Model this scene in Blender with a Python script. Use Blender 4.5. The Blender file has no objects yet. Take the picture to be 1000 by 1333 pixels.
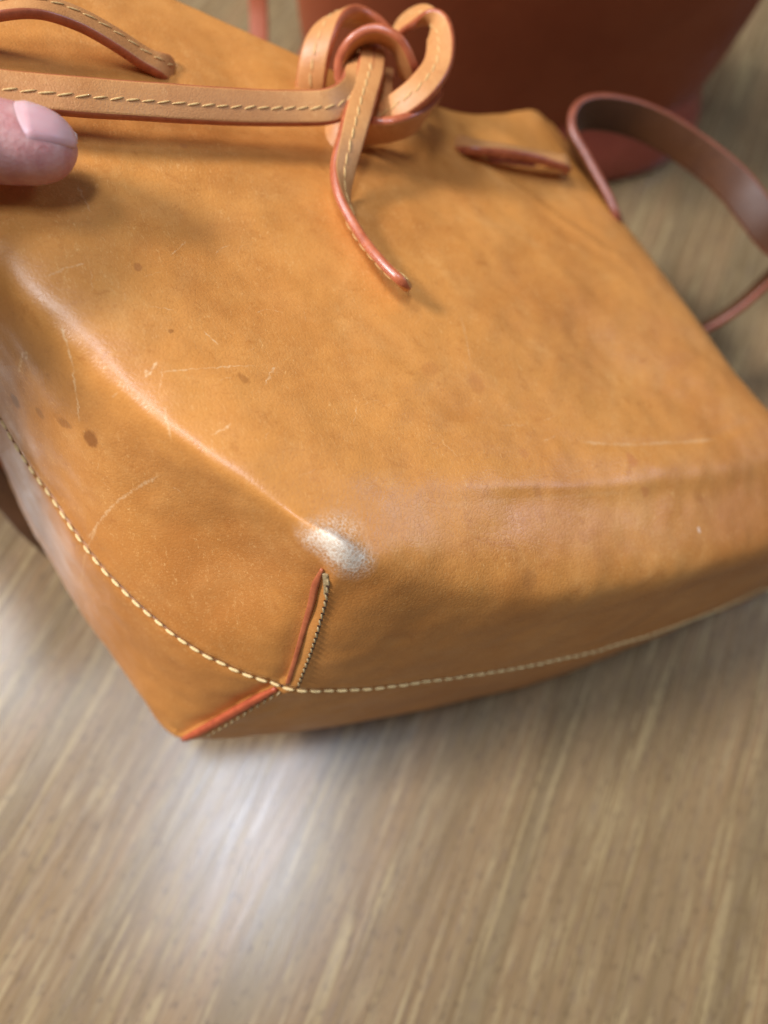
import bpy, math, random
import numpy as np
from mathutils import Vector, Matrix, Quaternion, noise
from mathutils.bvhtree import BVHTree
random.seed(3)
sc = bpy.context.scene
COL = sc.collection
mm = 0.001

# ------------------------------------------------------------------ camera
def nrm(v): v = np.array(v, float); return v/np.linalg.norm(v)
DOWN = nrm((-.10, .36, .93))            # world "down" seen in camera axes (right, down, forward)
ZW = -DOWN
YW = nrm(np.array((0, 0, 1.))-ZW*ZW[2])
XW = np.cross(YW, ZW)
MW = np.array([XW, YW, ZW])              # camera axes -> world
H = 0.283                                # height of the lens above the desk
CAMP = np.array((0, 0, H))
F = 1000.0
def W(p): return Vector(MW @ (np.array(p, float)*mm) + CAMP)        # camera mm -> world m
def WD(d): return Vector(MW @ nrm(d))
def at(x, y, d): return W(((x-500)/F*d, (y-666.5)/F*d, d))          # photo pixel and distance -> place
def ray(x, y): return np.array([(x-500)/F, (y-666.5)/F, 1.])
def desk(x, y, z=0.0):
    r = MW @ ray(x, y); t = (z-H)/r[2]; return Vector(CAMP + r*t)

cd = bpy.data.cameras.new('camera'); cam = bpy.data.objects.new('camera', cd); COL.objects.link(cam)
R3 = MW @ np.array([[1, 0, 0], [0, -1, 0], [0, 0, -1]]).T
m4 = Matrix([list(R3[i])+[CAMP[i]] for i in range(3)]+[[0, 0, 0, 1]])
cam.matrix_world = m4
cd.sensor_fit = 'VERTICAL'; cd.sensor_height = 36; cd.sensor_width = 27; cd.lens = 36*F/1333
cd.clip_start = .005; cd.clip_end = 20
cd.dof.use_dof = True; cd.dof.focus_distance = .170; cd.dof.aperture_fstop = 6.0
sc.camera = cam

# ------------------------------------------------------------------ light
world = bpy.data.worlds.new('World'); sc.world = world; world.use_nodes = True
bg = world.node_tree.nodes['Background']
bg.inputs[0].default_value = (.92, .9, .88, 1); bg.inputs[1].default_value = .12
def panel(name, x, y, z, sx, sy, power, col=(.93, .96, 1), rot=0):
    l = bpy.data.lights.new(name, 'AREA'); l.shape = 'RECTANGLE'; l.size = sx; l.size_y = sy
    l.energy = power; l.color = col
    o = bpy.data.objects.new(name, l); COL.objects.link(o); o.location = (x, y, z); o.rotation_euler = (0, 0, rot)
    return o
def mirror(x, y, z):          # where above the desk a lamp must hang to be mirrored at this spot
    p = desk(x, y); d = (p-Vector(CAMP)).normalized(); d.z = -d.z
    return p + d*(z/d.z)
panel('ceiling_panel_lamp', -1.31, -.18, 1.38, .28, .45, 58, (.97, .97, 1), rot=.1)      # key, left of the bag
panel('ceiling_panel_lamp', -.12, -.03, 1.5, .18, .46, 10, (.72, .83, 1), rot=.3)        # mirrored in the desk below the corner
panel('ceiling_panel_lamp', -.76, .30, 1.5, .26, .5, 12, (.86, .92, 1), rot=.3)          # mirrored in the desk at the left
wl = panel('window_lamp', 1.42, .92, 1.21, .5, .4, 7, (.55, .70, 1)); wl.rotation_euler = Vector((1.42, .72, 1.21)).to_track_quat('Z', 'Y').to_euler()
sc.view_settings.view_transform = 'Standard'; sc.view_settings.look = 'None'
sc.view_settings.exposure = 0; sc.view_settings.gamma = 1
sc.cycles.max_bounces = 8

# ------------------------------------------------------------------ materials
def srgb(r, g, b):
    f = lambda c: ((c/255+.055)/1.055)**2.4 if c > 10 else c/255/12.92
    return (f(r), f(g), f(b), 1)
class NT:
    def __init__(s, name):
        s.m = bpy.data.materials.new(name); s.m.use_nodes = True; s.t = s.m.node_tree
        s.b = s.t.nodes['Principled BSDF']; s.tc = s.t.nodes.new('ShaderNodeTexCoord')
    def n(s, typ, **kw):
        o = s.t.nodes.new('ShaderNode'+typ)
        for k, v in kw.items():
            if k.startswith('i_'): o.inputs[k[2:].replace('_', ' ')].default_value = v
            else: setattr(o, k, v)
        return o
    def l(s, a, b): s.t.links.new(a, b)
    def mapping(s, scale=(1, 1, 1), rot=(0, 0, 0), loc=(0, 0, 0), src=None):
        m = s.n('Mapping'); m.inputs['Scale'].default_value = scale; m.inputs['Rotation'].default_value = rot; m.inputs['Location'].default_value = loc
        s.l(src or s.tc.outputs['Object'], m.inputs[0]); return m.outputs[0]
    def noise(s, scale, vec=None, detail=4, rough=.6, dist=0):
        o = s.n('TexNoise'); o.inputs['Scale'].default_value = scale; o.inputs['Detail'].default_value = detail
        o.inputs['Roughness'].default_value = rough; o.inputs['Distortion'].default_value = dist
        s.l(vec or s.tc.outputs['Object'], o.inputs['Vector']); return o.outputs['Fac']
    def ramp(s, fac, a, b, va=0., vb=1.):
        o = s.n('MapRange'); o.interpolation_type = 'SMOOTHSTEP'
        o.inputs[1].default_value = a; o.inputs[2].default_value = b; o.inputs[3].default_value = va; o.inputs[4].default_value = vb
        s.l(fac, o.inputs[0]); return o.outputs[0]
    def math(s, op, a, b):
        o = s.n('Math'); o.operation = op
        for i, v in enumerate((a, b)):
            if isinstance(v, (int, float)): o.inputs[i].default_value = v
            else: s.l(v, o.inputs[i])
        return o.outputs[0]
    def mix(s, fac, a, b, blend='MIX'):
        o = s.n('Mix'); o.data_type = 'RGBA'; o.blend_type = blend
        if isinstance(fac, (int, float)): o.inputs[0].default_value = fac
        else: s.l(fac, o.inputs[0])
        for i, v in ((6, a), (7, b)):
            if isinstance(v, tuple): o.inputs[i].default_value = v
            else: s.l(v, o.inputs[i])
        return o.outputs[2]
    def bump(s, h, strength, dist, normal=None):
        o = s.n('Bump'); o.inputs['Strength'].default_value = strength; o.inputs['Distance'].default_value = dist
        s.l(h, o.inputs['Height'])
        if normal: s.l(normal, o.inputs['Normal'])
        return o.outputs[0]

def leather(name, base, dark, light, rough=.42, grain=900, marks=None, spec=.5, red=None, coat=0):
    k = NT(name)
    warp = k.noise(18, detail=3)
    c = k.mix(k.ramp(k.noise(26, detail=8, rough=.72, dist=.5), .40, .68, 0, .5), base, dark)
    c = k.mix(k.ramp(k.noise(60, detail=6, rough=.7, dist=.5), .48, .75, 0, .25), c, light)
    c = k.mix(k.ramp(k.noise(140, detail=5, rough=.75, dist=.5), .55, .75, 0, .6), c, dark)
    c = k.mix(k.ramp(k.noise(330, detail=4, rough=.7, dist=.8), .58, .74, 0, .4), c, dark)
    c = k.mix(k.ramp(k.noise(11, detail=6, rough=.65, dist=.5), .44, .64, 0, .45), c, dark)
    if red: c = k.mix(k.ramp(k.noise(13, detail=4, dist=.4), .5, .68, 0, .6), c, red)
    # fine hair scratches, short fibres in two directions
    f1 = k.noise(1, k.mapping((1700, 420, 900), (0, 0, .35)), 5, .7, 1.6)
    f2 = k.noise(1, k.mapping((900, 1700, 900), (0, 0, -.9)), 5, .7, 1.8)
    fm = k.ramp(k.noise(35, detail=4, rough=.7), .38, .60, .25, .85)
    c = k.mix(k.math('MULTIPLY', k.ramp(f1, .54, .74), fm), c, light)
    c = k.mix(k.math('MULTIPLY', k.ramp(f2, .56, .76), k.math('MULTIPLY', fm, .6)), c, light)
    c = k.mix(k.ramp(k.noise(1, k.mapping((420, 900, 700)), 4, .7, 1), .3, .48, .30, 0), c, dark)
    vo = k.n('TexVoronoi'); vo.feature = 'DISTANCE_TO_EDGE'; vo.inputs['Scale'].default_value = grain
    k.l(k.tc.outputs['Object'], vo.inputs['Vector'])
    vo2 = k.n('TexVoronoi'); vo2.feature = 'F1'; vo2.inputs['Scale'].default_value = 2100
    k.l(k.tc.outputs['Object'], vo2.inputs['Vector'])
    rg = k.ramp(k.noise(45, detail=5, rough=.7), .3, .7, rough-.07, rough+.10)
    if marks: c, rg = marks(k, c, rg)
    k.l(c, k.b.inputs['Base Color']); k.l(rg, k.b.inputs['Roughness'])
    k.b.inputs['Coat Weight'].default_value = coat; k.b.inputs['Coat Roughness'].default_value = .42
    k.b.inputs['Specular IOR Level'].default_value = spec
    n = k.bump(k.ramp(vo.outputs['Distance'], 0, .25), .34, .00006)
    n = k.bump(vo2.outputs['Distance'], .25, .00003, n)
    n = k.bump(f1, .22, .00006, n)
    n = k.bump(k.noise(70, detail=5), .25, .0006, n)
    k.l(n, k.b.inputs['Normal'])
    return k.m

def simple(name, col, rough=.5, var=None, scale=400, bump=0, spec=.5, sss=0):
    k = NT(name)
    c = k.mix(k.ramp(k.noise(scale, detail=5, rough=.7), .35, .7), col, var or col)
    k.l(c, k.b.inputs['Base Color']); k.b.inputs['Roughness'].default_value = rough
    k.b.inputs['Specular IOR Level'].default_value = spec
    if bump: k.l(k.bump(k.noise(scale*2, detail=4), bump, .0002), k.b.inputs['Normal'])
    if sss:
        k.b.inputs['Subsurface Weight'].default_value = sss; k.b.inputs['Subsurface Radius'].default_value = (.004, .0015, .001)
        k.b.inputs['Subsurface Scale'].default_value = 1
    return k.m

# ------------------------------------------------------------------ helpers
def tag(o, label=None, cat=None, group=None, kind=None):
    for a, b in (('label', label), ('category', cat), ('group', group), ('kind', kind)):
        if b: o[a] = b
    return o
def empty(name, mw):
    o = bpy.data.objects.new(name, None); COL.objects.link(o); o.matrix_world = mw; o.empty_display_size = .01; return o
def meshobj(name, verts, faces, mats, parent=None, mi=None, smooth=True, world_coords=True):
    me = bpy.data.meshes.new(name)
    if parent is not None and world_coords:
        inv = parent.matrix_world.inverted(); verts = [inv @ Vector(v) for v in verts]
    me.from_pydata([tuple(v) for v in verts], [], [tuple(f) for f in faces])
    for m in mats: me.materials.append(m)
    if mi is not None: me.polygons.foreach_set('material_index', mi)
    if smooth: me.polygons.foreach_set('use_smooth', [True]*len(me.polygons))
    me.update()
    o = bpy.data.objects.new(name, me); COL.objects.link(o)
    if parent is not None: o.parent = parent
    return o
def catmull(P, n):
    P = [np.array(p, float) for p in P]; Q = [2*P[0]-P[1]]+P+[2*P[-1]-P[-2]]; out = []
    for i in range(1, len(Q)-2):
        for j in range(n):
            t = j/n; a, b, c, d = Q[i-1], Q[i], Q[i+1], Q[i+2]
            out.append(.5*((2*b)+(c-a)*t+(2*a-5*b+4*c-d)*t*t+(3*b-a-3*c+d)*t**3))
    out.append(P[-1]); return out
def resample(P, step=None, n=None):
    P = np.array(P); d = np.r_[0, np.cumsum(np.linalg.norm(np.diff(P[:, :3], axis=0), axis=1))]
    if n is None: n = max(2, int(round(d[-1]/step))+1)
    s = np.linspace(0, d[-1], n)
    return np.stack([np.interp(s, d, P[:, k]) for k in range(P.shape[1])], 1)

def ribbon(name, pts, width, thick, mats, parent, n=14, end_round=True, edge_mat=1, widths=None):
    """pts: list of (centre Vector world, width direction Vector world). faces mats[0], edges mats[1]"""
    arr = [tuple(p)+tuple(w.normalized()) for p, w in pts]
    S = resample(catmull(arr, n), step=.0009)
    N = len(S); V = []; Fc = []; MI = []
    hw, ht = width/2, thick/2; r = ht*.75
    sec = []                                    # rounded rectangle (w, t)
    for cx, cy, a0 in ((hw-r, ht-r, 0), (-hw+r, ht-r, 90), (-hw+r, -ht+r, 180), (hw-r, -ht+r, 270)):
        for k in range(4):
            a = math.radians(a0+k*30); sec.append((cx+r*math.cos(a), cy+r*math.sin(a)))
    K = len(sec); rows = []
    L = (N-1)*np.linalg.norm(S[1, :3]-S[0, :3])
    for i in range(N):
        p = S[i, :3]; t = nrm(S[min(i+1, N-1), :3]-S[max(i-1, 0), :3]); w = S[i, 3:6]; w = nrm(w-t*(w@t)); nn = np.cross(t, w)
        s = i/(N-1)*L; f = 1
        if end_round:
            e = min(s, L-s)
            if e < hw: f = max(.12, math.sqrt(max(0, 1-(1-e/hw)**2)))
        g = min(1, .25+min(s, L-s)/ht*.75)
        wob = 1+.02*noise.noise(Vector((s*90, 3.1, hw*1000)))
        V += [p+w*(a*f*wob)+nn*(b*g) for a, b in sec]
        rows.append((p, t, w, nn))
    for i in range(N-1):
        for k in range(K):
            a = i*K+k; b = i*K+(k+1) % K
            Fc.append((a, b, b+K, a+K)); MI.append(0 if k in (2, 3, 4, 10, 11, 12) else 1)
    Fc.append(tuple(range(K-1, -1, -1))); MI.append(1)
    Fc.append(tuple(range((N-1)*K, N*K))); MI.append(1)
    o = meshobj(name, V, Fc, mats, parent, MI)
    return o, rows, L

def stitch_mesh(name, length, wid, hgt, mat):
    V = []; Fc = []; nu, nv = 7, 6
    for i in range(nu):
        u = i/(nu-1)*2-1; f = max(.18, (1-abs(u)**3)**.5)
        for k in range(nv):
            a = 2*math.pi*k/nv
            V.append((u*length/2, wid/2*f*math.cos(a)+.1*wid*u, hgt*f*math.sin(a)+hgt*.15*(1-u*u)))
    for i in range(nu-1):
        for k in range(nv):
            a = i*nv+k; b = i*nv+(k+1) % nv; Fc.append((a, a+nv, b+nv, b))
    Fc.append(tuple(range(nv))); Fc.append(tuple(range((nu-1)*nv+nv-1, (nu-1)*nv-1, -1)))
    me = bpy.data.meshes.new(name); me.from_pydata(V, [], Fc); me.materials.append(mat)
    me.polygons.foreach_set('use_smooth', [True]*len(me.polygons)); me.update(); return me
HOLES = []
def worldm(o):
    return o.matrix_world.copy() if o.parent is None else worldm(o.parent) @ o.matrix_basis
def sew(me, places, parent, tilt=.16, pitch=None):
    """places: (point, tangent, normal) -> one stitch object each"""
    inv = worldm(parent).inverted()
    for p, t, n in places:
        t = Vector(t).normalized(); n = Vector(n).normalized(); b = n.cross(t).normalized(); n = t.cross(b)
        a = tilt+random.uniform(-.07, .07)
        t2 = t*math.cos(a)+b*math.sin(a); b2 = n.cross(t2)
        m = Matrix((t2, b2, n)).transposed().to_4x4(); m.translation = Vector(p)
        o = bpy.data.objects.new('stitch', me); COL.objects.link(o); o.parent = parent
        o.matrix_local = inv @ m @ Matrix.Diagonal((random.uniform(.92, 1.05), random.uniform(.9, 1.1), 1, 1))
def hole_mesh(places, pitch, mat, parent, size=.00032):
    V = []; Fc = []
    for p, t, n in places:
        t = Vector(t).normalized(); n = Vector(n).normalized(); b = n.cross(t); c = Vector(p)+t*pitch/2
        i0 = len(V)
        for r_, h in ((1, .00006), (.5, .00010)):
            for k in range(8):
                a = k*math.pi/4; V.append(c+(t*math.cos(a)*1.1+b*math.sin(a)*1.5)*size*r_+n*h)
        for k in range(8): Fc.append((i0+k, i0+(k+1) % 8, i0+8+(k+1) % 8, i0+8+k))
        Fc.append(tuple(range(i0+8, i0+16)))
    return tag(meshobj('needle_hole', V, Fc, [mat], parent), kind='stuff')

# ------------------------------------------------------------------ desk
def desk_material():
    k = NT('desk_laminate')
    g = nrm(MW @ np.array((1.1, -2.28, 1.))); ang = math.atan2(g[1], g[0])
    v = k.mapping(rot=(0, 0, -ang))
    sp = k.n('Mapping'); sp.inputs['Scale'].default_value = (9, 190, 1); k.l(v, sp.inputs[0])
    sp2 = k.n('Mapping'); sp2.inputs['Scale'].default_value = (30, 480, 1); k.l(v, sp2.inputs[0])
    sp3 = k.n('Mapping'); sp3.inputs['Scale'].default_value = (1.6, 44, 1); k.l(v, sp3.inputs[0])
    a = k.noise(1, sp.outputs[0], 5, .6, .5); b = k.noise(1, sp2.outputs[0], 5, .65, .3); d = k.noise(1, sp3.outputs[0], 3, .5)
    A = srgb(140, 112, 78); B = srgb(108, 84, 54); L = srgb(166, 143, 102); G = srgb(128, 107, 76)
    c = k.mix(k.ramp(d, .38, .62), A, G)
    c = k.mix(k.ramp(a, .40, .66, 0, .7), c, B)
    c = k.mix(k.ramp(b, .52, .70, 0, .65), c, L)
    c = k.mix(k.ramp(k.noise(1, sp.outputs[0], 2, .5, 1.), .56, .68, 0, .65), c, L)
    fl = k.n('Mapping'); fl.inputs['Scale'].default_value = (110, 420, 1); k.l(v, fl.inputs[0])
    c = k.mix(k.ramp(k.noise(1, fl.outputs[0], 4, .7), .5, .68, 0, .55), c, srgb(116, 94, 74))
    fk = k.n('Mapping'); fk.inputs['Scale'].default_value = (260, 700, 1); k.l(v, fk.inputs[0])
    c = k.mix(k.ramp(k.noise(1, fk.outputs[0], 2, .5), .58, .70, 0, .6), c, srgb(88, 68, 48))
    k.l(c, k.b.inputs['Base Color'])
    k.l(k.ramp(b, .3, .7, .22, .30), k.b.inputs['Roughness'])
    k.b.inputs['Specular IOR Level'].default_value = .5
    k.l(k.bump(b, .12, .0002), k.b.inputs['Normal'])
    return k.m
d0 = 1.6
tag(meshobj('desk_top', [(-d0, -1, 0), (d0, -1, 0), (d0, 2.4, 0), (-d0, 2.4, 0), (-d0, -1, -.03), (d0, -1, -.03), (d0, 2.4, -.03), (-d0, 2.4, -.03)],
            [(0, 1, 2, 3), (7, 6, 5, 4), (0, 4, 5, 1), (1, 5, 6, 2), (2, 6, 7, 3), (3, 7, 4, 0)], [desk_material()], smooth=False),
    'brown wood-grain laminate desk top under the bags', None, None, 'structure')

# ------------------------------------------------------------------ tan bag: frame
C0 = np.array([-11.2, 6, 150.])
U = nrm((153, -17, 90)); Vv = np.array([-55, -150, 60.]); Vv -= U*(Vv@U); Vv = nrm(Vv); Wd = -np.cross(U, Vv)
BM = Matrix.Identity(4)
for i, ax in enumerate((U, Vv, -Wd)):        # local x along the bag's base, y to its mouth, z out of its front
    a = MW @ ax
    for r_ in range(3): BM[r_][i] = a[r_]
BM.translation = W(C0)
def onplane(x, y, c):                         # photo pixel -> bag millimetres on the plane c behind the front
    r = ray(x, y); t = (c+C0@Wd)/(r@Wd); q = r*t-C0
    return np.array((q@U, q@Vv, c))
bag = empty('leather_bucket_bag', BM)
tag(bag, 'tan leather bucket bag with knotted drawstring and scuffed bottom corner, held up over the desk', 'bag')

def interp(x, xs, ys): return float(np.interp(x, xs, ys))
def smooth_interp(x, xs, ys):
    c = np.array(catmull([(a, b) for a, b in zip(xs, ys)], 12)); return float(np.interp(x, c[:, 0], c[:, 1]))
UU = [0, .05, .13, .24, .38, .52, .66, .80, .92, .97, 1]
VV = [0, .06, .14, .24, .36, .50, .66, .82, .93, 1]
def Lcurve(b): return smooth_interp(b, [-8, -.5, 5, 20, 37.8, 52.6, 66, 83, 112, 157], [8, 2.5, -3, -17.5, -31, -40.5, -48.5, -56.5, -62, -64])
def Lr(v):
    b = -.5+v*157.5; return np.array((Lcurve(b), b, 1.2+5.6*min(1, v*4)))
def Rr(v):
    b = -4+v*159; return np.array((smooth_interp(b, [-4, 12, 35, 80, 155], [206, 186, 171, 161, 145]), b, 8-2*v))
def Br(u):
    a = 2.5+u*(206-2.5); return np.array((a, smooth_interp(a, [2.5, 16, 34, 79, 140, 180, 206], [-.5, -5.5, -11, -15.5, -15, -10, -5]), 1.2+8*math.sin(min(1, u*5)*math.pi/2)-1.4*u))
def Mr(u):
    a = -64+u*209; b = smooth_interp(a, [-64, -30, -.5, 28, 50, 88, 112, 132, 145], [157, 168, 165, 155.5, 149, 144.5, 147.5, 154.5, 152])
    return np.array((a, b, 4.5+1.5*u+6*math.exp(-((a-62)/22)**2)))
def coons(u, v, L, R_, B, M):
    p = (1-u)*L(v)+u*R_(v)+(1-v)*B(u)+v*M(u)-((1-u)*(1-v)*L(0)+u*(1-v)*R_(0)+(1-u)*v*L(1)+u*v*R_(1))
    return p
nu, nv = len(UU), len(VV)
verts = []; ids = {}
def addv(p): verts.append(np.array(p, float)); return len(verts)-1
for i, u in enumerate(UU):
    for j, v in enumerate(VV):
        p = coons(u, v, Lr, Rr, Br, Mr)
        if 0 < i < nu-1 and 0 < j:
            e = min(1, min(u/.1, (1-u)/.1, v/.14))
            p[2] -= (p[2]+1.0)*min(1, e*1.6)
            # slow sag and swell of the soft panel
            p[2] += e*(1.8*math.sin(u*5.2+.4)*math.sin(v*4.4)+2.2*math.exp(-((u-.78)/.14)**2-((v-.28)/.16)**2))
        if j == 1 and 0 < i < nu-1:
            p[1] = smooth_interp(p[0], [-8, 10, 30, 56, 93, 140, 180, 206], [9, 4.0, 4.5, 4, .5, 1.0, 4, 5]); p[2] = 1.9+.4*u
        ids['f', i, j] = addv(p)
per = [('f', 0, j) for j in range(nv-1, -1, -1)]+[('f', i, 0) for i in range(1, nu)]+[('f', nu-1, j) for j in range(1, nv)]
cs = [None, 24, 57, 88, 107]
def wall(idx, k):
    key = per[idx]; r = verts[ids[key]].copy(); _, i, j = key
    c = cs[k]
    if i == 0:                                  # left wall (from the mouth to the corner)
        b = r[1]; a = r[0]
        if k == 2:
            bb = b-[13.1, 12.6, 11, 8, 4, 2, 0, 0, 0, 0][j]
            a = smooth_interp(bb, [-13.6, -4, .7, 19.7, 43, 69.5, 110, 157], [6, -9.5, -14.4, -29, -38.7, -48.5, -58, -62])
        else:
            wgt = {1: .42, 3: .9, 4: .8}[k]; bb = b-wgt*[13, 12, 10, 7, 4, 2, 0, 0, 0, 0][j]
            if k == 1: a = Lcurve(bb+1.5)-.8
            if k >= 3:
                a4 = smooth_interp(bb, [-9, -5, 2.4, 16, 23, 45, 90, 157], [-12.5, -14.5, -18, -23.5, -26, -35.5, -47, -62])
                sa = smooth_interp(bb, [-13.6, -4, .7, 19.7, 43, 69.5, 110, 157], [6, -9.5, -14.4, -29, -38.7, -48.5, -58, -62])
                a = a4+.8 if k == 4 else a4*.62+sa*.38-.8
            if j == 0: a = {1: 5, 3: -4, 4: -11.5}[k]; bb = {1: -7, 3: -13, 4: -10}[k]
        return (a, bb, c)
    if i == nu-1 and j > 0:
        return (r[0]+{1: 2, 2: 2, 3: 1, 4: -2}[k], r[1]-{1: 6, 2: 8, 3: 7, 4: 4}[k]*max(0, 1-j/3), c)
    u = UU[i]
    b = {1: smooth_interp(u, [0, .1, .3, .5, 1], [-7.5, -14.5, -19, -20, -14]),
         2: smooth_interp(u, [0, .1, .25, .5, .8, 1], [-13.6, -18.5, -21.5, -24.5, -21.5, -17]),
         3: smooth_interp(u, [0, .1, .3, .6, 1], [-13.5, -18.5, -22.5, -24, -16]),
         4: smooth_interp(u, [0, .1, .3, .6, 1], [-10.5, -15.5, -19, -20, -14])}[k]
    a = r[0]+{1: 1, 2: 1.5, 3: -5, 4: -14}[k]*(max(0, 1-u*4))
    return (a, b, c)
for k in range(1, 5):
    for n_ in range(len(per)): ids['w', n_, k] = addv(wall(n_, k))
for n_ in range(len(per)): ids['w', n_, 0] = ids[per[n_]]
# back grid interior (boundary = ring 4)
pos4 = {per[n_]: n_ for n_ in range(len(per))}
for i, u in enumerate(UU):
    for j, v in enumerate(VV):
        if ('f', i, j) in pos4: ids['b', i, j] = ids['w', pos4['f', i, j], 4]; continue
        f = verts[ids['f', i, j]]
        ids['b', i, j] = addv((f[0]*.97+2, f[1]*.97-5 if j < 3 else f[1], 113 if j < nv-1 else 96))
faces = []; mi = []
for i in range(nu-1):
    for j in range(nv-1):
        faces.append((ids['f', i, j], ids['f', i+1, j], ids['f', i+1, j+1], ids['f', i, j+1])); mi.append(0)
        faces.append((ids['b', i, j], ids['b', i, j+1], ids['b', i+1, j+1], ids['b', i+1, j])); mi.append(1)
for k in range(4):
    for n_ in range(len(per)-1):
        faces.append((ids['w', n_, k], ids['w', n_, k+1], ids['w', n_+1, k+1], ids['w', n_+1, k])); mi.append(0 if k < 2 else 1)
target = np.array(verts); target[:, 2] *= -1; target *= mm
cage = target.copy()
me = bpy.data.meshes.new('cage'); me.from_pydata([tuple(p) for p in cage], [], faces)
me.polygons.foreach_set('material_index', mi)
dummy = [bpy.data.materials.new('front_leather'), bpy.data.materials.new('rear_leather')]
for m in dummy: me.materials.append(m)
tmp = bpy.data.objects.new('cage', me); COL.objects.link(tmp)
sub = tmp.modifiers.new('s', 'SUBSURF'); sub.levels = 1; sub.render_levels = 1; sub.use_limit_surface = True; sub.quality = 4
def evaluated():
    dg = bpy.context.evaluated_depsgraph_get(); dg.update(); return bpy.data.meshes.new_from_object(tmp.evaluated_get(dg), depsgraph=dg)
# firmer folds where the leather is pinched towards the corner
ce = me.attributes.new('crease_edge', 'FLOAT', 'EDGE'); ridge = {}
for n_ in range(len(per)-1):
    key, key2 = per[n_], per[n_+1]
    if key[1] == 0 and key2[1] == 0: ridge[frozenset((ids[key], ids[key2]))] = float(np.interp(VV[key2[2]], [0, .1, .3, .6], [.3, .12, .0, .0]))
    elif key2[2] == 0 and key2[1] <= 2: ridge[frozenset((ids[key], ids[key2]))] = {1: .3, 2: .1}[key2[1]]
nc = pos4['f', 0, 0]
for k in range(4): ridge[frozenset((ids['w', nc, k], ids['w', nc, k+1]))] = [.3, .25, .3, .5][k]
for e in me.edges: ce.data[e.index].value = ridge.get(frozenset(e.vertices), 0)
cen = np.array((2.5, -.5, -1.2))*mm
wfit = np.clip((np.linalg.norm(target-cen, axis=1)-.012)/.014, 0, 1)*.75
wfit[ids['f', 0, 0]] = .5
for it in range(4):
    me.vertices.foreach_set('co', cage.ravel()); me.update(); tmp.update_tag()
    ev = evaluated(); co = np.empty(len(ev.vertices)*3); ev.vertices.foreach_get('co', co); co = co.reshape(-1, 3)
    cage += wfit[:, None]*(target-co[:len(target)]); bpy.data.meshes.remove(ev)
me.vertices.foreach_set('co', cage.ravel()); me.update(); sub.levels = 5; sub.quality = 3; tmp.update_tag()
ev = evaluated()
NVt = len(ev.vertices); co = np.empty(NVt*3); ev.vertices.foreach_get('co', co); co = co.reshape(-1, 3)
no = np.empty(NVt*3); ev.vertices.foreach_get('normal', no); no = no.reshape(-1, 3)
NP = len(ev.polygons); pv = np.empty(NP*4, int); ev.loops.foreach_get('vertex_index', pv); pv = pv.reshape(-1, 4)
pm = np.empty(NP, int); ev.polygons.foreach_get('material_index', pm)
bpy.data.objects.remove(tmp); bpy.data.meshes.remove(ev)
c_ = co[pv].mean(0).mean(0)
if ((co-c_)*no).sum(1).mean() < 0: pv = pv[:, ::-1].copy(); no = -no

BMi = BM.inverted()
def bvh(): return BVHTree.FromPolygons([tuple(p) for p in co], [tuple(map(int, f)) for f in pv])
tree = bvh()
camL = BMi @ Vector(CAMP)
def hit(x, y, t=None):                           # what the lens sees of the bag at this photo pixel (bag axes, metres)
    d = (BMi.to_3x3() @ Vector(MW @ ray(x, y))).normalized()
    h = (t or tree).ray_cast(camL, d)
    return h
def hits(pts, n=10, t=None):
    out = []
    for p in catmull(pts, n):
        h = hit(p[0], p[1], t)
        if h[0] is not None: out.append((h[0], h[1]))
    return out
def polydist(P, line):
    """distance of points to a polyline and the signed side vector"""
    best = np.full(len(P), 1e9); par = np.zeros(len(P)); vec = np.zeros((len(P), 3))
    for i in range(len(line)-1):
        a, b = line[i], line[i+1]; d = b-a; L2 = d@d+1e-18
        t = np.clip(((P-a)@d)/L2, 0, 1); q = a+t[:, None]*d; v = P-q; dd = np.linalg.norm(v, axis=1)
        m = dd < best; best[m] = dd[m]; par[m] = (i+t[m])/(len(line)-1); vec[m] = v[m]
    return best, par, vec
def arr(h): return np.array([tuple(p) for p, _ in h])
def near(line, r):
    lo = line.min(0)-r; hi = line.max(0)+r
    return np.where(((co > lo) & (co < hi)).all(1))[0]
# seam ring between front and rear panel, taken from the mesh itself
def edges_of(mask):
    f = pv[mask]; e = np.concatenate([f[:, [0, 1]], f[:, [1, 2]], f[:, [2, 3]], f[:, [3, 0]]]); return set(map(tuple, np.sort(e, 1)))
ring = edges_of(pm == 0) & edges_of(pm == 1)
adj = {}
for a, b in ring: adj.setdefault(a, []).append(b); adj.setdefault(b, []).append(a)
start = [k for k in adj if len(adj[k]) == 1 and co[k][0] < .05][0]
path = [start]; prev = None
while True:
    nx = [q for q in adj[path[-1]] if q != prev]
    if not nx: break
    prev = path[-1]; path.append(nx[0])
seam = co[path]; seamn = no[path]
# seam: shallow valley with a lip on the front panel side
S2 = seam[::2]
ix = np.where(np.abs(co[:, 2]+.057) < .012)[0]
dd, _, vec = polydist(co[ix], S2)
disp = np.zeros(NVt)
side = np.sign(vec[:, 2])
disp[ix] += np.where(dd < .012, -.00055*np.exp(-(dd/.0009)**2)+.00028*np.exp(-((dd-.0024)/.0014)**2)*(side > 0), 0)
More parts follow.
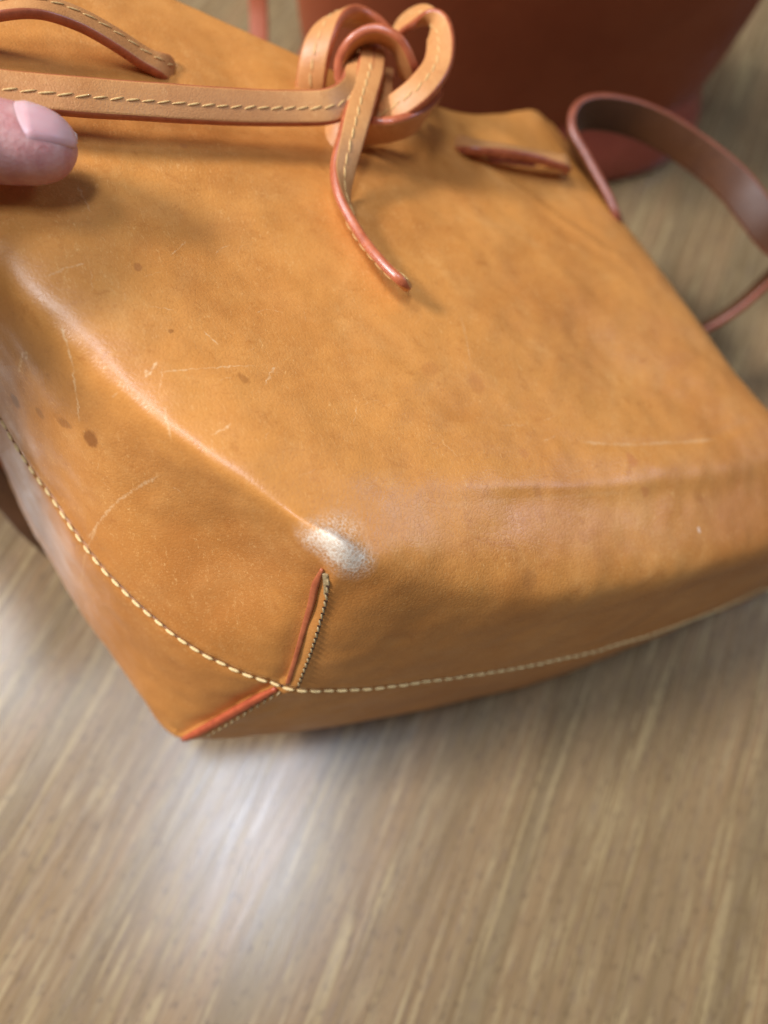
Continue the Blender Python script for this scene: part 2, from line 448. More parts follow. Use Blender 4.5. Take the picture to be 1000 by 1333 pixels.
# gusset darts (pinched corner seams)
dartF = arr(hits([(422, 736), (412, 768), (398, 815), (384, 860), (373, 889)]))
dartB = arr(hits([(364, 892), (330, 911), (280, 938), (232, 962)]))
for line in (dartF, dartB):
    ix = near(line, .012); d_, par, vec = polydist(co[ix], line)
    fade = np.clip(par*6, 0, 1) if line is dartF else 1
    s = vec @ np.array((1, 0, 0.)) - vec @ np.array((0, 1., 0))*.0
    s = np.clip(s/.0007, -1, 1)
    inside = (par > 0.001) & (par < .999)
    disp[ix] += inside*fade*(np.where(s < 0, -.0011*np.exp(-(d_/.0034)**2), .0005*np.exp(-((d_-.0026)/.0016)**2)))
# dents and creases on the front
def crease(pts, depth, width):
    global disp
    line = arr(hits(pts)); ix = near(line, width*4); d_, par, _ = polydist(co[ix], line)
    disp[ix] += -depth*np.exp(-(d_/width)**2)*np.sin(np.clip(par, 0, 1)*math.pi)**(2 if width > .01 else .6)
crease([(620, 210), (690, 255), (760, 305), (830, 350)], -.0009, .0026)
crease([(640, 215), (720, 275), (800, 330)], .0007, .003)
crease([(750, 577), (830, 578), (920, 570), (985, 545)], .0003, .0018)
crease([(300, 50), (310, 110), (330, 190)], .0012, .008)
crease([(200, 380), (330, 330), (500, 300)], .0016, .016)
crease([(90, 400), (200, 500), (330, 610)], .0011, .012)
crease([(430, 560), (560, 500), (700, 430)], -.0012, .018)
crease([(640, 440), (800, 480), (930, 520)], .0016, .014)
crease([(180, 560), (270, 720), (350, 830)], .0026, .016)
crease([(480, 800), (600, 790), (720, 790)], .0016, .011)
# right hand slot for the drawstring: an open mouth pressed into the leather
slotR = arr(hits([(640, 206), (685, 212), (730, 217)])); cutR = polydist(co[pv].mean(1), slotR)[0] < .0017
slotL = arr(hits([(198, 88), (214, 97), (226, 88), (212, 74)])); ix = near(slotL, .006); d_, _, _ = polydist(co[ix], slotL)
disp[ix] += -.002*np.clip(1-(d_/.0009)**4, 0, 1)
# the thumb presses a little hollow
th = hit(20, 225)[0]
if th: disp += -.0016*np.exp(-(np.linalg.norm(co-np.array(th), axis=1)/.014)**2)
for q in range(NVt):
    v = Vector(co[q]); disp[q] += .0005*noise.noise(v*55)+.00022*noise.noise(v*160)
tree0 = tree
co = co+no*disp[:, None]
B3 = np.array([[BM[r_][c2] for c2 in range(3)] for r_ in range(3)]); B0 = np.array([BM[r_][3] for r_ in range(3)])
wz = co @ B3[2]+B0[2]                              # height over the desk: the back rests on it
tgt = np.where(wz < .012, .0022+.0098*np.exp((np.minimum(wz, .012)-.012)/.0098), wz)
co = co+(tgt-wz)[:, None]*B3[2][None, :]
tree = bvh()

# ---- leather with its marks
cream = srgb(226, 202, 170)
MARKS = [  # px, py, half-length mm, half-width mm, angle deg, colour, strength
    (20, 522, 2.0, 2.2, 30, srgb(140, 84, 34), .9), (52, 538, 1.8, 1.4, 0, srgb(150, 92, 42), .6), (84, 551, 2.6, 1.3, 20, srgb(150, 92, 42), .65),
    (118, 571, 2.2, 2.5, -20, srgb(142, 84, 36), .85), (180, 348, 1.0, 1.2, 0, srgb(160, 98, 50), .6), (317, 492, 1.0, 1.7, 30, srgb(150, 90, 38), .55),
    (222, 432, .5, .5, 0, srgb(140, 84, 34), .6), (682, 590, 1.5, 1.6, 0, srgb(180, 112, 60), .4), (823, 598, 1.8, 2.4, 10, srgb(184, 110, 60), .5),
    (840, 640, 1.4, 2.0, 30, srgb(176, 100, 52), .4), (700, 640, 1.2, 2.2, 10, srgb(168, 106, 54), .35), (490, 640, 1.6, 2.2, 0, srgb(172, 108, 56), .25),
    (620, 500, 2.6, 3.4, 0, srgb(170, 100, 46), .35), (560, 480, 3, 2, 20, srgb(170, 100, 46), .3), (240, 190, 1.2, .9, 0, srgb(170, 104, 60), .4),
    (690, 755, 2.4, 3.0, 20, srgb(140, 88, 48), .25), (910, 690, .6, 1.0, 0, srgb(235, 205, 180), .7), (527, 932, .7, .8, 0, srgb(190, 150, 110), .6)]
SCR = [  # polylines of pale scratches with half width mm and strength
    ([(80, 425), (95, 480), (103, 545)], .35, .65), ([(30, 460), (27, 472), (24, 484)], .5, .7), ([(28, 460), (36, 459), (33, 468)], .4, .6),
    ([(190, 480), (192, 490), (205, 470)], .45, .6), ([(210, 485), (260, 480), (330, 476)], .25, .4), ([(265, 430), (275, 440), (283, 448)], .3, .45),
    ([(115, 700), (150, 655), (205, 620)], .5, .4), ([(105, 760), (112, 720), (125, 690)], .45, .3), ([(760, 576), (830, 579), (930, 572)], .7, .3),
    ([(345, 500), (352, 488), (358, 478)], .3, .5), ([(276, 566), (290, 560), (300, 552)], .3, .5), ([(60, 360), (85, 350), (110, 343)], .35, .35),
    ([(600, 410), (607, 440), (612, 470)], .25, .3), ([(215, 530), (218, 550), (222, 570)], .3, .4), ([(480, 880), (486, 879), (492, 880)], .4, .3),
    ([(560, 660), (680, 650), (820, 640)], .8, .08), ([(880, 800), (915, 792), (940, 784)], .5, .3), ([(100, 240), (112, 262), (118, 276)], .3, .3)]
rs = random.Random(11)
for q in range(34):
    x, y = (rs.uniform(120, 480), rs.uniform(310, 640)) if q < 24 else (rs.uniform(450, 800), rs.uniform(420, 640))
    a, l = rs.gauss(-.9, .7), rs.uniform(8, 30)
    SCR.append(([(x, y), (x+l*math.cos(a)*.5+rs.uniform(-2, 2), y+l*math.sin(a)*.5), (x+l*math.cos(a), y+l*math.sin(a))], rs.uniform(.12, .24), rs.uniform(.12, .36)))
def tan_marks(k, c, rg):
    obj = k.tc.outputs['Object']
    wv = k.n('TexNoise'); wv.inputs['Scale'].default_value = 700; wv.inputs['Detail'].default_value = 4; k.l(obj, wv.inputs['Vector'])
    vm = k.n('VectorMath'); vm.operation = 'MULTIPLY_ADD'; k.l(wv.outputs['Color'], vm.inputs[0])
    vm.inputs[1].default_value = (.0016,)*3; k.l(obj, vm.inputs[2]); warped = vm.outputs[0]
    def frame(x, y, ang):
        h = hit(x, y); n = h[1]; t = Vector((1, 0, 0)); t = (t-n*t.dot(n)).normalized(); t = Quaternion(n, ang) @ t
        return h[0], t, n.cross(t), n
    def ell(p, t, b, n, la, lb, lo, hi, src):
        s = k.n('VectorMath'); s.operation = 'SUBTRACT'; k.l(src, s.inputs[0]); s.inputs[1].default_value = Vector(p)+Vector((.0008,)*3 if src is warped else (0, 0, 0))
        outs = []
        for ax, sc_ in ((t, la), (b, lb), (n, .006)):
            dt = k.n('VectorMath'); dt.operation = 'DOT_PRODUCT'; k.l(s.outputs[0], dt.inputs[0]); dt.inputs[1].default_value = ax/sc_
            outs.append(dt.outputs['Value'])
        cb = k.n('CombineXYZ'); [k.l(o, cb.inputs[i]) for i, o in enumerate(outs)]
        ln = k.n('VectorMath'); ln.operation = 'LENGTH'; k.l(cb.outputs[0], ln.inputs[0])
        return k.ramp(ln.outputs['Value'], lo, hi, 1, 0)
    for x, y, la, lb, ang, col, st in MARKS:
        if hit(x, y)[0] is None: continue
        f = ell(*frame(x, y, math.radians(ang)), la*mm, lb*mm, .6, 1.15, warped)
        c = k.mix(k.math('MULTIPLY', f, st), c, col)
    br = k.ramp(k.noise(1500, detail=3), .35, .6, .25, 1)
    for pts, hw, st in SCR:
        hs = [hit(*p) for p in catmull(pts, 2 if hw > .31 else 1)]
        for h0, h1 in zip(hs[:-1], hs[1:]):
            if h0[0] is None or h1[0] is None: continue
            t = (h1[0]-h0[0]); L = t.length/2; t.normalize(); n = h0[1]; n = (n-t*n.dot(t)).normalized()
            f = ell((h0[0]+h1[0])/2, t, n.cross(t), n, L*1.25, hw*mm, .3, 1.1, warped)
            c = k.mix(k.math('MULTIPLY', k.math('MULTIPLY', f, st), br), c, srgb(232, 196, 148))
    # rubbed, whitened corner: broken fibres
    vo = k.n('TexVoronoi'); vo.feature = 'DISTANCE_TO_EDGE'; vo.inputs['Scale'].default_value = 950; vo.inputs['Randomness'].default_value = 1
    k.l(warped, vo.inputs['Vector'])
    fib = k.ramp(vo.outputs['Distance'], .02, .30, 1, .25)
    fib2 = k.ramp(k.noise(2600, detail=3), .4, .6, .2, 1)
    fib = k.math('MULTIPLY', k.math('MAXIMUM', fib, .15), fib2)
    core = None
    for x, y, la, lb, an, st in ((430, 702, 6.8, 5.6, 0, 1.0), (444, 718, 7.4, 6.6, -30, 1.0), (412, 704, 5.6, 5.0, 0, .8), (460, 730, 6.0, 6.2, 0, .9), (440, 690, 7.5, 5, 0, .55)):
        f = ell(*frame(x, y, math.radians(an)), la*mm, lb*mm, .15, 1.15, warped); f = k.math('MULTIPLY', f, st)
        core = f if core is None else k.math('MAXIMUM', core, f)
    dense = k.ramp(core, .6, 1.0, 0, .8)
    m = k.math('MINIMUM', k.math('ADD', k.math('MULTIPLY', core, fib), k.math('MULTIPLY', dense, .5)), 1)
    c = k.mix(k.math('MULTIPLY', m, .9), c, srgb(246, 234, 214))
    # darkened, greasy leather round the dart
    hd = hit(372, 800); 
    rg = k.mix(k.math('MULTIPLY', core, .9), k_comb(k, rg), (.95, .95, .95, 1))
    inv = k.math('SUBTRACT', 1, core)
    k.l(k.math('MULTIPLY', inv, .2), k.b.inputs['Coat Weight']); k.l(k.math('MULTIPLY', inv, .5), k.b.inputs['Specular IOR Level'])
    return c, rg
def k_comb(k, v):
    o = k.n('CombineColor'); [k.l(v, o.inputs[i]) for i in range(3)]; return o.outputs[0]
TAN = leather('tan_leather', srgb(202, 135, 66), srgb(168, 101, 42), srgb(226, 172, 106), .37, 900, tan_marks, coat=.2)
TANB = leather('tan_leather_plain', srgb(205, 141, 75), srgb(176, 112, 50), srgb(226, 170, 106), .42, 900, red=srgb(206, 138, 84))
STRAP = leather('strap_leather', srgb(204, 142, 84), srgb(172, 108, 58), srgb(226, 174, 114), .46, 1200)
STRAPD = leather('dark_strap_leather', srgb(88, 50, 24), srgb(64, 35, 17), srgb(112, 72, 42), .5, 1200)
PAINT = simple('coral_edge_paint', srgb(180, 98, 62), .3, srgb(156, 78, 48), 300, .15)
PAINT3 = simple('brown_edge_paint', srgb(136, 74, 52), .38, srgb(116, 60, 40), 300, .15)
PAINT2 = simple('bright_edge_paint', srgb(180, 84, 50), .45, srgb(148, 64, 38), 300, .15)
THREAD = simple('cream_thread', srgb(232, 206, 150), .75, srgb(204, 166, 104), 2500, .3)
THREAD2 = simple('dull_thread', srgb(178, 152, 108), .8, srgb(120, 94, 58), 1800, .3)  # darker, duller thread colour for the dart stitches and bartack
HOLE = simple('needle_hole_dark', srgb(60, 34, 16), .8)

# ---- split into panels, with thickness turned inward
def panel_obj(name, mask, mat):
    f = pv[mask]; used, inv = np.unique(f, return_inverse=True); f2 = inv.reshape(f.shape)
    m = bpy.data.meshes.new(name); m.from_pydata(co[used].tolist(), [], f2.tolist()); m.materials.append(mat); m.materials.append(PAINT)
    m.polygons.foreach_set('use_smooth', [True]*len(m.polygons)); m.update()
    o = bpy.data.objects.new(name, m); COL.objects.link(o); o.parent = bag
    s = o.modifiers.new('thickness', 'SOLIDIFY'); s.thickness = .0017; s.offset = -1; s.material_offset_rim = 1; s.use_rim = True
    return o
panel_obj('front_panel', (pm == 0) & ~cutR, TAN)
panel_obj('rear_panel', pm == 1, TAN)

def surf(p):                                     # nearest surface point and normal
    h = tree.find_nearest(Vector(p)); return h[0], h[1]
def places(line, pitch, lift=.00022, outward=True):
    L = resample(line, step=pitch*.999); out = []
    for i in range(len(L)-1):
        p = (L[i]+L[i+1])/2; q, n = surf(p)
        t = Vector(L[i+1]-L[i]).normalized()
        if n.dot(Vector(p)-Vector((.05, .07, -.057))) < 0: n = -n
        out.append((BM @ (q+n*lift), BM.to_3x3() @ t, BM.to_3x3() @ n))
    return out
PITCH = .0036
st = stitch_mesh('stitch', .0031, .00070, .00042, THREAD)
THREAD3 = simple('tan_thread', srgb(222, 184, 122), .75, srgb(190, 144, 84), 2500, .3)
st_strap = stitch_mesh('stitch_on_strap', .0035, .00058, .00022, THREAD3)
std = stitch_mesh('stitch_front_dart', .0019, .0006, .00034, THREAD2)
# front of the seam ring: the left wall part and the base part
ringp = [p for p in seam]
pl = places(np.array(ringp)+np.array((0, 0, .0008)), PITCH, .00050)
keep = [q for q in pl]
sew(st, keep, bag); hole_mesh(keep, PITCH, HOLE, bag)
l2 = arr(hits([(429, 752), (424, 785), (408, 840), (396, 872), (388, 893)]))
pl = places(l2, .0024, .0003); sew(std, pl, bag, .25); hole_mesh(pl, .0024, HOLE, bag, .00034)
l3 = arr(hits([(368, 899), (340, 915), (300, 940), (268, 958)]))
std2 = stitch_mesh('stitch_rear_dart', .0026, .0006, .00034, THREAD2)  # longer stitches in the same dull thread, for the rear dart
pl = places(l3, .0034, .0003); sew(std2, pl, bag, .2)

# painted raw edges of the darts
def edge_strip(name, pts, widths, mat, lift):
    hs = hits(pts, 8, tree0); N = len(hs); V = []; Fc = []; K = 10
    for i, (p, n) in enumerate(hs):
        q = p; t = (hs[min(i+1, N-1)][0]-hs[max(i-1, 0)][0]).normalized(); n = n-t*n.dot(t); n.normalize(); b = t.cross(n)
        w = float(np.interp(i/(N-1), np.linspace(0, 1, len(widths)), widths))*mm/2
        for k in range(K):
            a = 2*math.pi*k/K; ca, sa = math.cos(a), math.sin(a)
            V.append(BM @ (q+b*w*(abs(ca)**.6*(1 if ca > 0 else -1))+n*(lift*mm+w*.75*(abs(sa)**.6*(1 if sa > 0 else -1)))))
    for i in range(N-1):
        for k in range(K): a = i*K+k; b_ = i*K+(k+1) % K; Fc.append((a, b_, b_+K, a+K))
    Fc += [tuple(range(K-1, -1, -1)), tuple(range((N-1)*K, N*K))]
    return meshobj(name, V, Fc, [mat], bag)
edge_strip('painted_edge', [(420, 740), (411, 762), (406, 785), (394, 825), (384, 860), (375, 889)], [.7, 1.7, 1.7, 1.5, 1.3, 1.2, 1.3], PAINT, .25)
edge_strip('painted_edge', [(360, 895), (330, 911), (285, 937), (250, 956), (226, 966)], [1.4, 2.3, 2.6, 2.5, 2.0], PAINT2, .35)
edge_strip('thread_bartack', [(424, 746), (426, 760), (424, 778)], [1.3, 1.6, .8], THREAD2, .1)

# ------------------------------------------------------------------ drawstring
def wdir(x, y, ang, f):
    a = math.radians(ang); r = nrm(ray(x, y)); return np.array((math.cos(a), math.sin(a), 0))*f-r*math.sqrt(1-f*f)
def rib(spec): return [(at(q[0], q[1], q[2]), WD(q[3] if len(q) == 4 else wdir(q[0], q[1], q[3], q[4]))) for q in spec]
SW, ST = .0084, .0026
def strap_stitches(o, rows, L, pitch=.0041, s0=.003, s1=None, sides=(1,), off=0.0, me=st):
    n = int((min(L, s1 or L)-s0)/pitch); out = []
    for i in range(n):
        f = (s0+(i+.5)*pitch)/L*(len(rows)-1); p, t, w, nn = rows[int(f)]
        for sgn in sides:
            out.append((Vector(p+nn*sgn*(ST/2+.00012)+w*off), Vector(t), Vector(nn*sgn)))
    for p, t, n_ in out: pass
    sew(me, out, o_parent(o), .12); return out
def o_parent(o): return o
# long run from the left, under the thumb tip, into the knot
upv = (0, -1, .05)
o, rows, L = ribbon('drawstring', rib([(-345, 75, 215, (.2, -1, .1)), (-310, 72, 178, (.2, -1, .1)), (-250, 78, 158, (.2, -1, .1)), (-170, 90, 150, (.1, -1, .1)), (-60, 108, 155, (.06, -1, .1)), (0, 117, 160, (.03, -1, .1)), (100, 126, 167, (0.03, -1, .05)), (200, 133, 176, (.03, -1, 0)),
     (300, 139, 186, (0.02, -1, -.1)), (380, 141, 194, (0, -1, -.1)), (430, 138, 198, (-.1, -1, -.2)), (458, 120, 203, (-.55, -.75, -.3)), (468, 95, 208, (-.9, -.3, .2)), (474, 72, 214, (-1, 0, .6)), (500, 50, 220, (-.6, .3, 1))]),
     SW, ST, [STRAP, PAINT], bag)
def stitch_nn(rows): return rows
def sgn_to_cam(rows, i):
    p, t, w, nn = rows[i]; return 1 if Vector(nn).dot(Vector(CAMP)-Vector(p)) > 0 else -1
def add_st(o, rows, L, **kw):
    pit = kw.pop('pitch', .0036); s0 = kw.pop('s0', .003); s1 = kw.pop('s1', L); off = kw.pop('off', 0); me_ = kw.pop('me', None) or st_strap; both = kw.pop('both', False); out = []
    n = int((s1-s0)/pit)
    for i in range(n):
        kf = (s0+(i+.5)*pit)/L*(len(rows)-1); k = min(int(kf), len(rows)-2); fr_ = kf-k
        p, t, w, nn = [a_*(1-fr_)+b_*fr_ for a_, b_ in zip(rows[k], rows[k+1])]; sg = sgn_to_cam(rows, k) if not both else 1
        for s in ((1, -1) if both else (sg,)): out.append((Vector(p+nn*s*(ST/2+.00004)+w*off), Vector(t), Vector(nn*s)))
    sew(me_, out, o, .14)
add_st(o, rows, L, off=-.0004)
# tail hanging from the knot down to its tip
o, rows, L = ribbon('drawstring_tail', rib([(486, 60, 214, 180, .8), (482, 95, 208, 182, .95), (470, 135, 202, 185, .93), (457, 180, 198, 190, .85), (446, 222, 197, 195, .72), (446, 258, 196, 205, .3), (466, 302, 194, 222, -.16), (498, 342, 190, 225, -.22), (533, 376, 187, 222, -.2)]), .0074, ST, [STRAP, PAINT], bag)
add_st(o, rows, L, off=.0003, s0=.01)
# knot loops
def loop(name, spec, w=SW, stitches=True, **kw):
    o, rows, L = ribbon(name, rib(spec), w, ST, [STRAP, PAINT], bag, end_round=False)
    if stitches: add_st(o, rows, L, both=True, **kw)
    return o
# left loop: broad face towards the lens, folding over its top
loop('knot_loop', [(412, 195, 228, (-1, 0, .2)), (404, 150, 222, (-1, 0, .1)), (406, 100, 214, (-1, -.1, .15)), (416, 55, 211, (-1, -.25, .3)), (436, 24, 214, (-.7, -.3, .8)), (462, 22, 220, (.1, -.1, 1)), (492, 36, 224, (.3, .1, 1)), (520, 62, 226, (.5, .1, 1)), (535, 90, 228, (.8, .3, 1))])
# ring that crosses over the top of the knot
loop('knot_loop', [(446, 112, 214, 180, .3), (447, 78, 211, 190, .3), (464, 53, 208, 230, .3), (490, 44, 207, 270, .35), (516, 56, 208, 310, .35), (530, 84, 212, 350, .4), (534, 110, 220, 0, .4)], .0085, False)
# right loop
loop('knot_loop', [(512, 66, 226, 90, .5), (522, 36, 224, 80, .5), (548, 22, 218, 80, .55), (571, 40, 213, 10, .55), (571, 80, 209, 25, .85), (549, 114, 206, 45, .97), (520, 138, 207, 60, .97), (494, 156, 212, 70, .9)])
# lower band that wraps beneath
loop('knot_loop', [(395, 178, 216, (0, -1, .4)), (425, 182, 212, (0, -1, .4)), (470, 172, 210, 270, .6), (512, 168, 208, 270, .5), (545, 155, 212, 290, .5), (560, 132, 220, 330, .5), (556, 112, 228, 330, .4)], .0088, False)
loop('knot_loop', [(500, 90, 226, (1, 0, .2)), (498, 125, 216, (1, 0, .2)), (492, 155, 212, (1, 0, .3)), (488, 180, 216, (1, 0, .5))], .006, True)

# left drawstring arch going into its slot
o, rows, L = ribbon('drawstring_arch', rib([(-190, 150, 186, 60, .7), (-165, 118, 171, 65, .65), (-110, 68, 165, 80, .62), (-50, 28, 166, 85, .62), (0, 12, 167, 88, .62), (50, 9, 171, 98, .62), (100, 24, 177, 112, .6), (145, 48, 183, 120, .6), (185, 74, 189, 120, .65), (210, 87, 193, 115, .75), (226, 93, 199, 110, .8)]),
     .0068, ST, [STRAP, PAINT], bag)
add_st(o, rows, L, off=-.0008)
# drawstring inside the right slot
o, rows, L = ribbon('drawstring_arch', rib([(590, 186, 242, (.1, -.9, .7)), (612, 191, 236, (.1, -.9, .7)), (650, 195, 237.5, (.1, -.8, .9)), (690, 202, 242, (.1, -.7, .9)), (718, 209, 246.5, (.2, -.8, .8)), (733, 213, 250, (.2, -.8, .8)), (737, 216, 255, (0, -.8, .8))]),
     .006, .0030, [STRAP, PAINT], bag)

# ------------------------------------------------------------------ shoulder strap
o, rows, L = ribbon('shoulder_strap', rib([(806, 300, 262, (.25, .1, .95)), (790, 262, 262, (.25, .1, .95)), (766, 218, 263, (.25, .1, .95)), (745, 178, 264, (.25, .15, .95)), (752, 152, 266, (.15, .4, .95)), (785, 146, 270, (0, .6, .95)), (840, 160, 276, (-.15, .75, .9)), (900, 195, 280, (-.3, .8, .8)), (955, 240, 280, (-.5, .7, .6)), (1002, 300, 278, (-.75, .5, .5)),
     (1032, 335, 284, 30, .5), (1004, 360, 292, 50, .3), (962, 398, 300, 50, .22), (922, 424, 306, 50, .2), (870, 446, 312, 55, .2)]),
     .0125, .0030, [STRAPD, PAINT3], bag)
o, rows, L = ribbon('shoulder_strap', rib([(-260, 300, 200, 330, .7), (-160, 430, 212, 325, .7), (-90, 520, 222, 325, .7), (-20, 602, 240, 325, .7), (18, 652, 252, 325, .7), (50, 690, 262, 325, .6), (110, 740, 285, 325, .6)]),
     .0145, .0034, [STRAPD, PAINT], bag)

# ------------------------------------------------------------------ dark red-brown bag behind
BROWN = leather('brown_leather', srgb(156, 80, 47), srgb(138, 66, 37), srgb(168, 92, 58), .5, 700, spec=.3)
BROWN2 = leather('oxblood_leather', srgb(166, 80, 62), srgb(142, 62, 48), srgb(178, 94, 78), .26, 700)
def brown_bag():
    P0 = desk(690, 150); ex = desk(912, 150)-P0; ex.z = 0; ex.normalize(); ey = Vector((0, 0, 1)).cross(ex)
    M = Matrix((ex, ey, Vector((0, 0, 1)))).transposed().to_4x4(); M.translation = P0
    root = empty('leather_tote_bag', M)
    tag(root, 'dark red-brown leather tote bag standing on the desk behind the tan one', 'bag')
    lv = [(-.018, .0985, .046, 0, .000), (-.018, .1005, .048, 0, .002), (-.018, .1005, .048, 0, .009), (-.018, .097, .046, 0, .019), (-.018, .0925, .043, 0, .029), (-.018, .092, .0425, 0, .031),
          (-.018, .094, .044, 0, .041), (-.019, .097, .045, -.001, .07), (-.020, .0975, .045, -.002, .11), (-.020, .101, .042, -.003, .15), (-.020, .103, .037, -.003, .185)]
    n = 72; V = []; q_ = H/.272
    for cx, a, b, cy, z in [[v_*q_ for v_ in l_] for l_ in lv]:
        for k in range(n):
            t = 2*math.pi*k/n; ct, st_ = math.cos(t), math.sin(t)
            w = 1+.008*math.sin(t*3+z*30)*min(1, z*12)
            V.append((cx+a*w*math.copysign(abs(ct)**.84, ct), cy+b*w*math.copysign(abs(st_)**.84, st_), z))
    def build(nm, k0, k1, mat, cap=False):
        vs = V[k0*n:(k1+1)*n]; Fc = []
        for k in range(k1-k0):
            for i in range(n): a = k*n+i; b = k*n+(i+1) % n; Fc.append((a, b, b+n, a+n))
        if cap: Fc.append(tuple(range(n-1, -1, -1)))
        o = meshobj(nm, vs, Fc, [mat], root, world_coords=False)
        m = o.modifiers.new('s', 'SUBSURF'); m.levels = 2; m.render_levels = 2
        m = o.modifiers.new('t', 'SOLIDIFY'); m.thickness = .002; m.offset = -1
    build('body', 5, 10, BROWN); build('base', 0, 5, BROWN2, True)
    return root, M
tote, TM = brown_bag()
o, rows, L = ribbon('strap', rib([(420, 330, 300, (1, 0, .2)), (360, 200, 312, (1, 0, .2)), (340, 90, 318, (1, 0, .1)), (337, 20, 316, (1, 0, 0)), (335, -60, 305, (1, 0, 0)), (350, -180, 290, (1, .2, 0)), (420, -260, 285, (.8, .5, 0)), (520, -300, 290, (.5, .6, 0))]),
     .0075, .0028, [BROWN, BROWN2], tote)

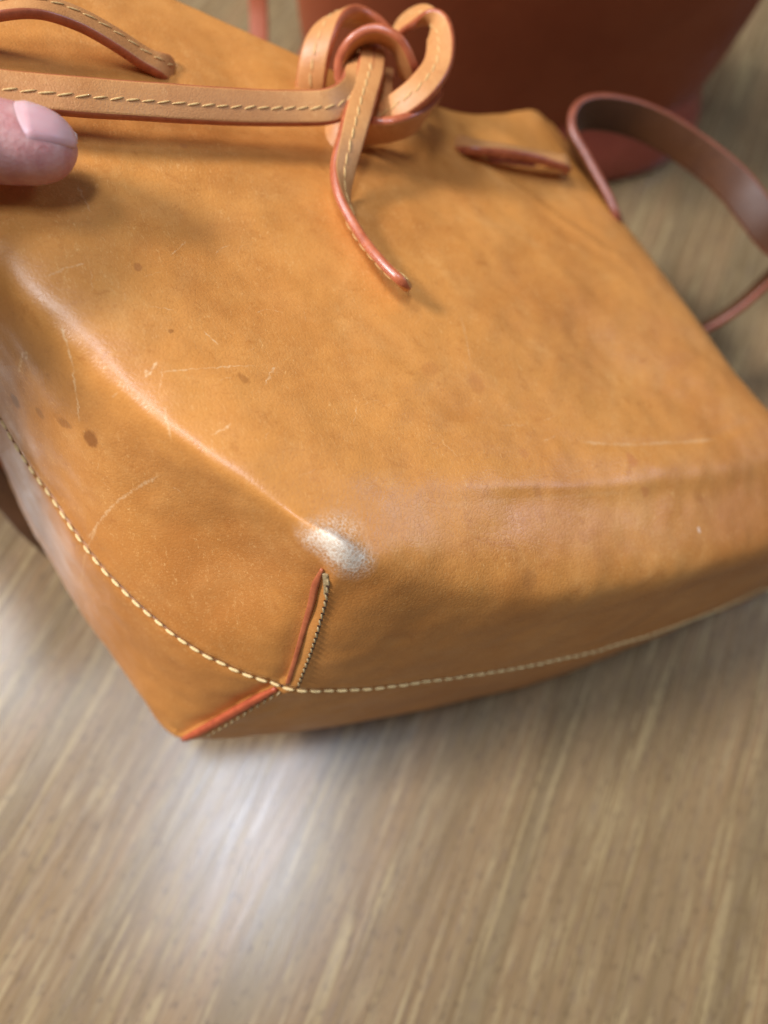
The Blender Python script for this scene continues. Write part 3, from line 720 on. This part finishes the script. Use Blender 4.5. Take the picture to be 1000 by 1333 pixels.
# ------------------------------------------------------------------ hand
def hand():
    k = NT('skin')
    c = k.mix(k.ramp(k.noise(160, detail=5, rough=.7), .35, .7), srgb(208, 158, 150), srgb(188, 122, 118))
    c = k.mix(k.ramp(k.noise(60, detail=3), .45, .7, 0, .5), c, srgb(214, 170, 172))
    k.l(c, k.b.inputs['Base Color']); k.b.inputs['Roughness'].default_value = .42
    k.b.inputs['Subsurface Weight'].default_value = .6; k.b.inputs['Subsurface Radius'].default_value = (1, .4, .3); k.b.inputs['Subsurface Scale'].default_value = .0025
    wv = k.n('TexWave'); wv.inputs['Scale'].default_value = 260; wv.inputs['Distortion'].default_value = 6; wv.inputs['Detail'].default_value = 2
    k.l(k.tc.outputs['Object'], wv.inputs['Vector'])
    k.l(k.bump(k.noise(900, detail=5), .6, .0003, k.bump(wv.outputs['Fac'], .1, .0001)), k.b.inputs['Normal'])
    kn = NT('nail'); kn.b.inputs['Roughness'].default_value = .34
    kn.l(kn.mix(kn.ramp(kn.noise(120, detail=2), .3, .7), srgb(208, 158, 158), srgb(218, 176, 172)), kn.b.inputs['Base Color'])
    kn.b.inputs['Subsurface Weight'].default_value = .5; kn.b.inputs['Subsurface Radius'].default_value = (1, .4, .3); kn.b.inputs['Subsurface Scale'].default_value = .001
    kn.b.inputs['Specular IOR Level'].default_value = .45
    tip_w = simple('nail_tip', srgb(236, 222, 212), .35, srgb(226, 208, 196), 300)
    V = []; Fc = []
    def loft(P, RW, RH, up, n=20, nseg=8, nailfn=None, caps=True):
        S = np.array(catmull([np.r_[p, a, b] for p, a, b in zip(P, RW, RH)], nseg)); N = len(S); rows = []
        i0 = len(V)
        for i in range(N):
            p = S[i, :3]; t = nrm(S[min(i+1, N-1), :3]-S[max(i-1, 0), :3]); u = nrm(up-t*(up@t)); b = np.cross(t, u)
            for kk in range(n):
                a = 2*math.pi*kk/n; r = 1+(nailfn(i/(N-1), a) if nailfn else 0)
                V.append(W(p+u*math.cos(a)*S[i, 4]*r+b*math.sin(a)*S[i, 3]*r))
            rows.append((p, t, u, b, S[i, 3], S[i, 4]))
        for i in range(N-1):
            for kk in range(n):
                a = i0+i*n+kk; b_ = i0+i*n+(kk+1) % n; Fc.append((a, b_, b_+n, a+n))
        if caps: Fc.append(tuple(range(i0+n-1, i0-1, -1))); Fc.append(tuple(range(i0+(N-1)*n, i0+N*n)))
        return rows
    def cp(x, y, d): return np.array(((x-500)/F*d, (y-666.5)/F*d, d))
    dors = nrm((.20, -.66, -.73))
    tp = [cp(-420, 250, 120), cp(-260, 190, 126), cp(-150, 172, 138), cp(-70, 178, 147), cp(-20, 182, 151), cp(30, 188, 154), cp(62, 192, 156), cp(82, 195, 157.5), cp(93, 197, 158.5), cp(97, 198, 159)]
    rw = [12, 11, 9.5, 8.6, 8.8, 8.8, 8.0, 6.2, 3.6, 1.0]; rh = [12, 11, 9.2, 8.2, 7.9, 7.4, 6.6, 5.2, 3.1, .9]
    rows = loft(tp, rw, rh, dors, 40, 10)
    loft([cp(-190, 180, 134), cp(-280, 205, 130), cp(-380, 260, 138), cp(-450, 315, 150)], [8.8, 12.5, 19, 22], [8.6, 11.5, 15, 16], dors, 28)
    # palm, wrist and four fingers that support the bag from behind
    loft([cp(-620, 420, 150), cp(-520, 360, 150), cp(-430, 310, 155), cp(-360, 300, 175), cp(-330, 310, 190)], [28, 27, 36, 38, 30], [20, 19, 16, 14, 9], np.array((.2, -.5, -.8)), 24)
    for q in range(4):
        oy = q*95
        loft([cp(-380, 200+oy*.85, 165), cp(-320, 190+oy, 205), cp(-255, 195+oy, 245), cp(-190, 215+oy, 275), cp(-140, 235+oy, 292), cp(-118, 243+oy, 298)],
             [10, 9, 8.6, 8, 7, 1.5], [9.5, 8.6, 8.2, 7.4, 6, 1.2], np.array((-.8, -.2, .5)), 18)
    root = empty('hand', Matrix.Translation(at(-300, 250, 150)))
    tag(root, 'hand at the left edge, its thumb pressing on the tan bag below the drawstring', 'hand')
    o = meshobj('skin', V, Fc, [k.m], root)
    rm = o.modifiers.new('r', 'REMESH'); rm.mode = 'VOXEL'; rm.voxel_size = .0009; rm.use_smooth_shade = True
    sm = o.modifiers.new('s', 'SMOOTH'); sm.iterations = 8; sm.factor = .5
    ss = o.modifiers.new('ss', 'SUBSURF'); ss.levels = 0; ss.render_levels = 0
    # nail plate: follows the thumb, a little proud of it, rounded base and free edge
    def plate(nm, s0, s1, lift, mat, hwid=1.05, base_round=True):
        V2 = []; F2 = []; nu_, nv_ = 26, 21
        def sect(s):
            x = s*(len(rows)-1); i = min(int(x), len(rows)-2); f = x-i
            return [rows[i][q]*(1-f)+rows[i+1][q]*f for q in range(6)]
        for i in range(nu_):
            for j in range(nv_):
                ph = (j/(nv_-1)*2-1)
                s = s0+(s1-s0)*(i/(nu_-1))
                s -= (.028*(1-ph*ph)*(1-i/(nu_-1)))-.0*(i/(nu_-1))
                s += -.075*abs(ph)**2.5*(i/(nu_-1))
                p, t, u, b, w_, h_ = sect(min(max(s, 0), .985))
                a = ph*hwid; wn, hn = max(w_, 4.4), max(h_, 3.4)
                edge = min(1, (1-abs(ph))*5, i/3)*2-1 if min((1-abs(ph))*5, i/3) < 1 else 1
                V2.append(W(p+u*math.cos(a)*(hn*.99+lift*edge)+b*math.sin(a)*(wn*.96+lift*edge)))
        for i in range(nu_-1):
            for j in range(nv_-1): a = i*nv_+j; F2.append((a, a+nv_, a+nv_+1, a+1))
        o2 = meshobj(nm, V2, F2, [mat], root)
        s_ = o2.modifiers.new('t', 'SOLIDIFY'); s_.thickness = .0005; s_.offset = 0
        return o2
    plate('thumbnail', .555, .885, .34, kn.m, 1.0)
    plate('nail_tip', .845, .900, .30, tip_w, .93, False)
    return root
hand()
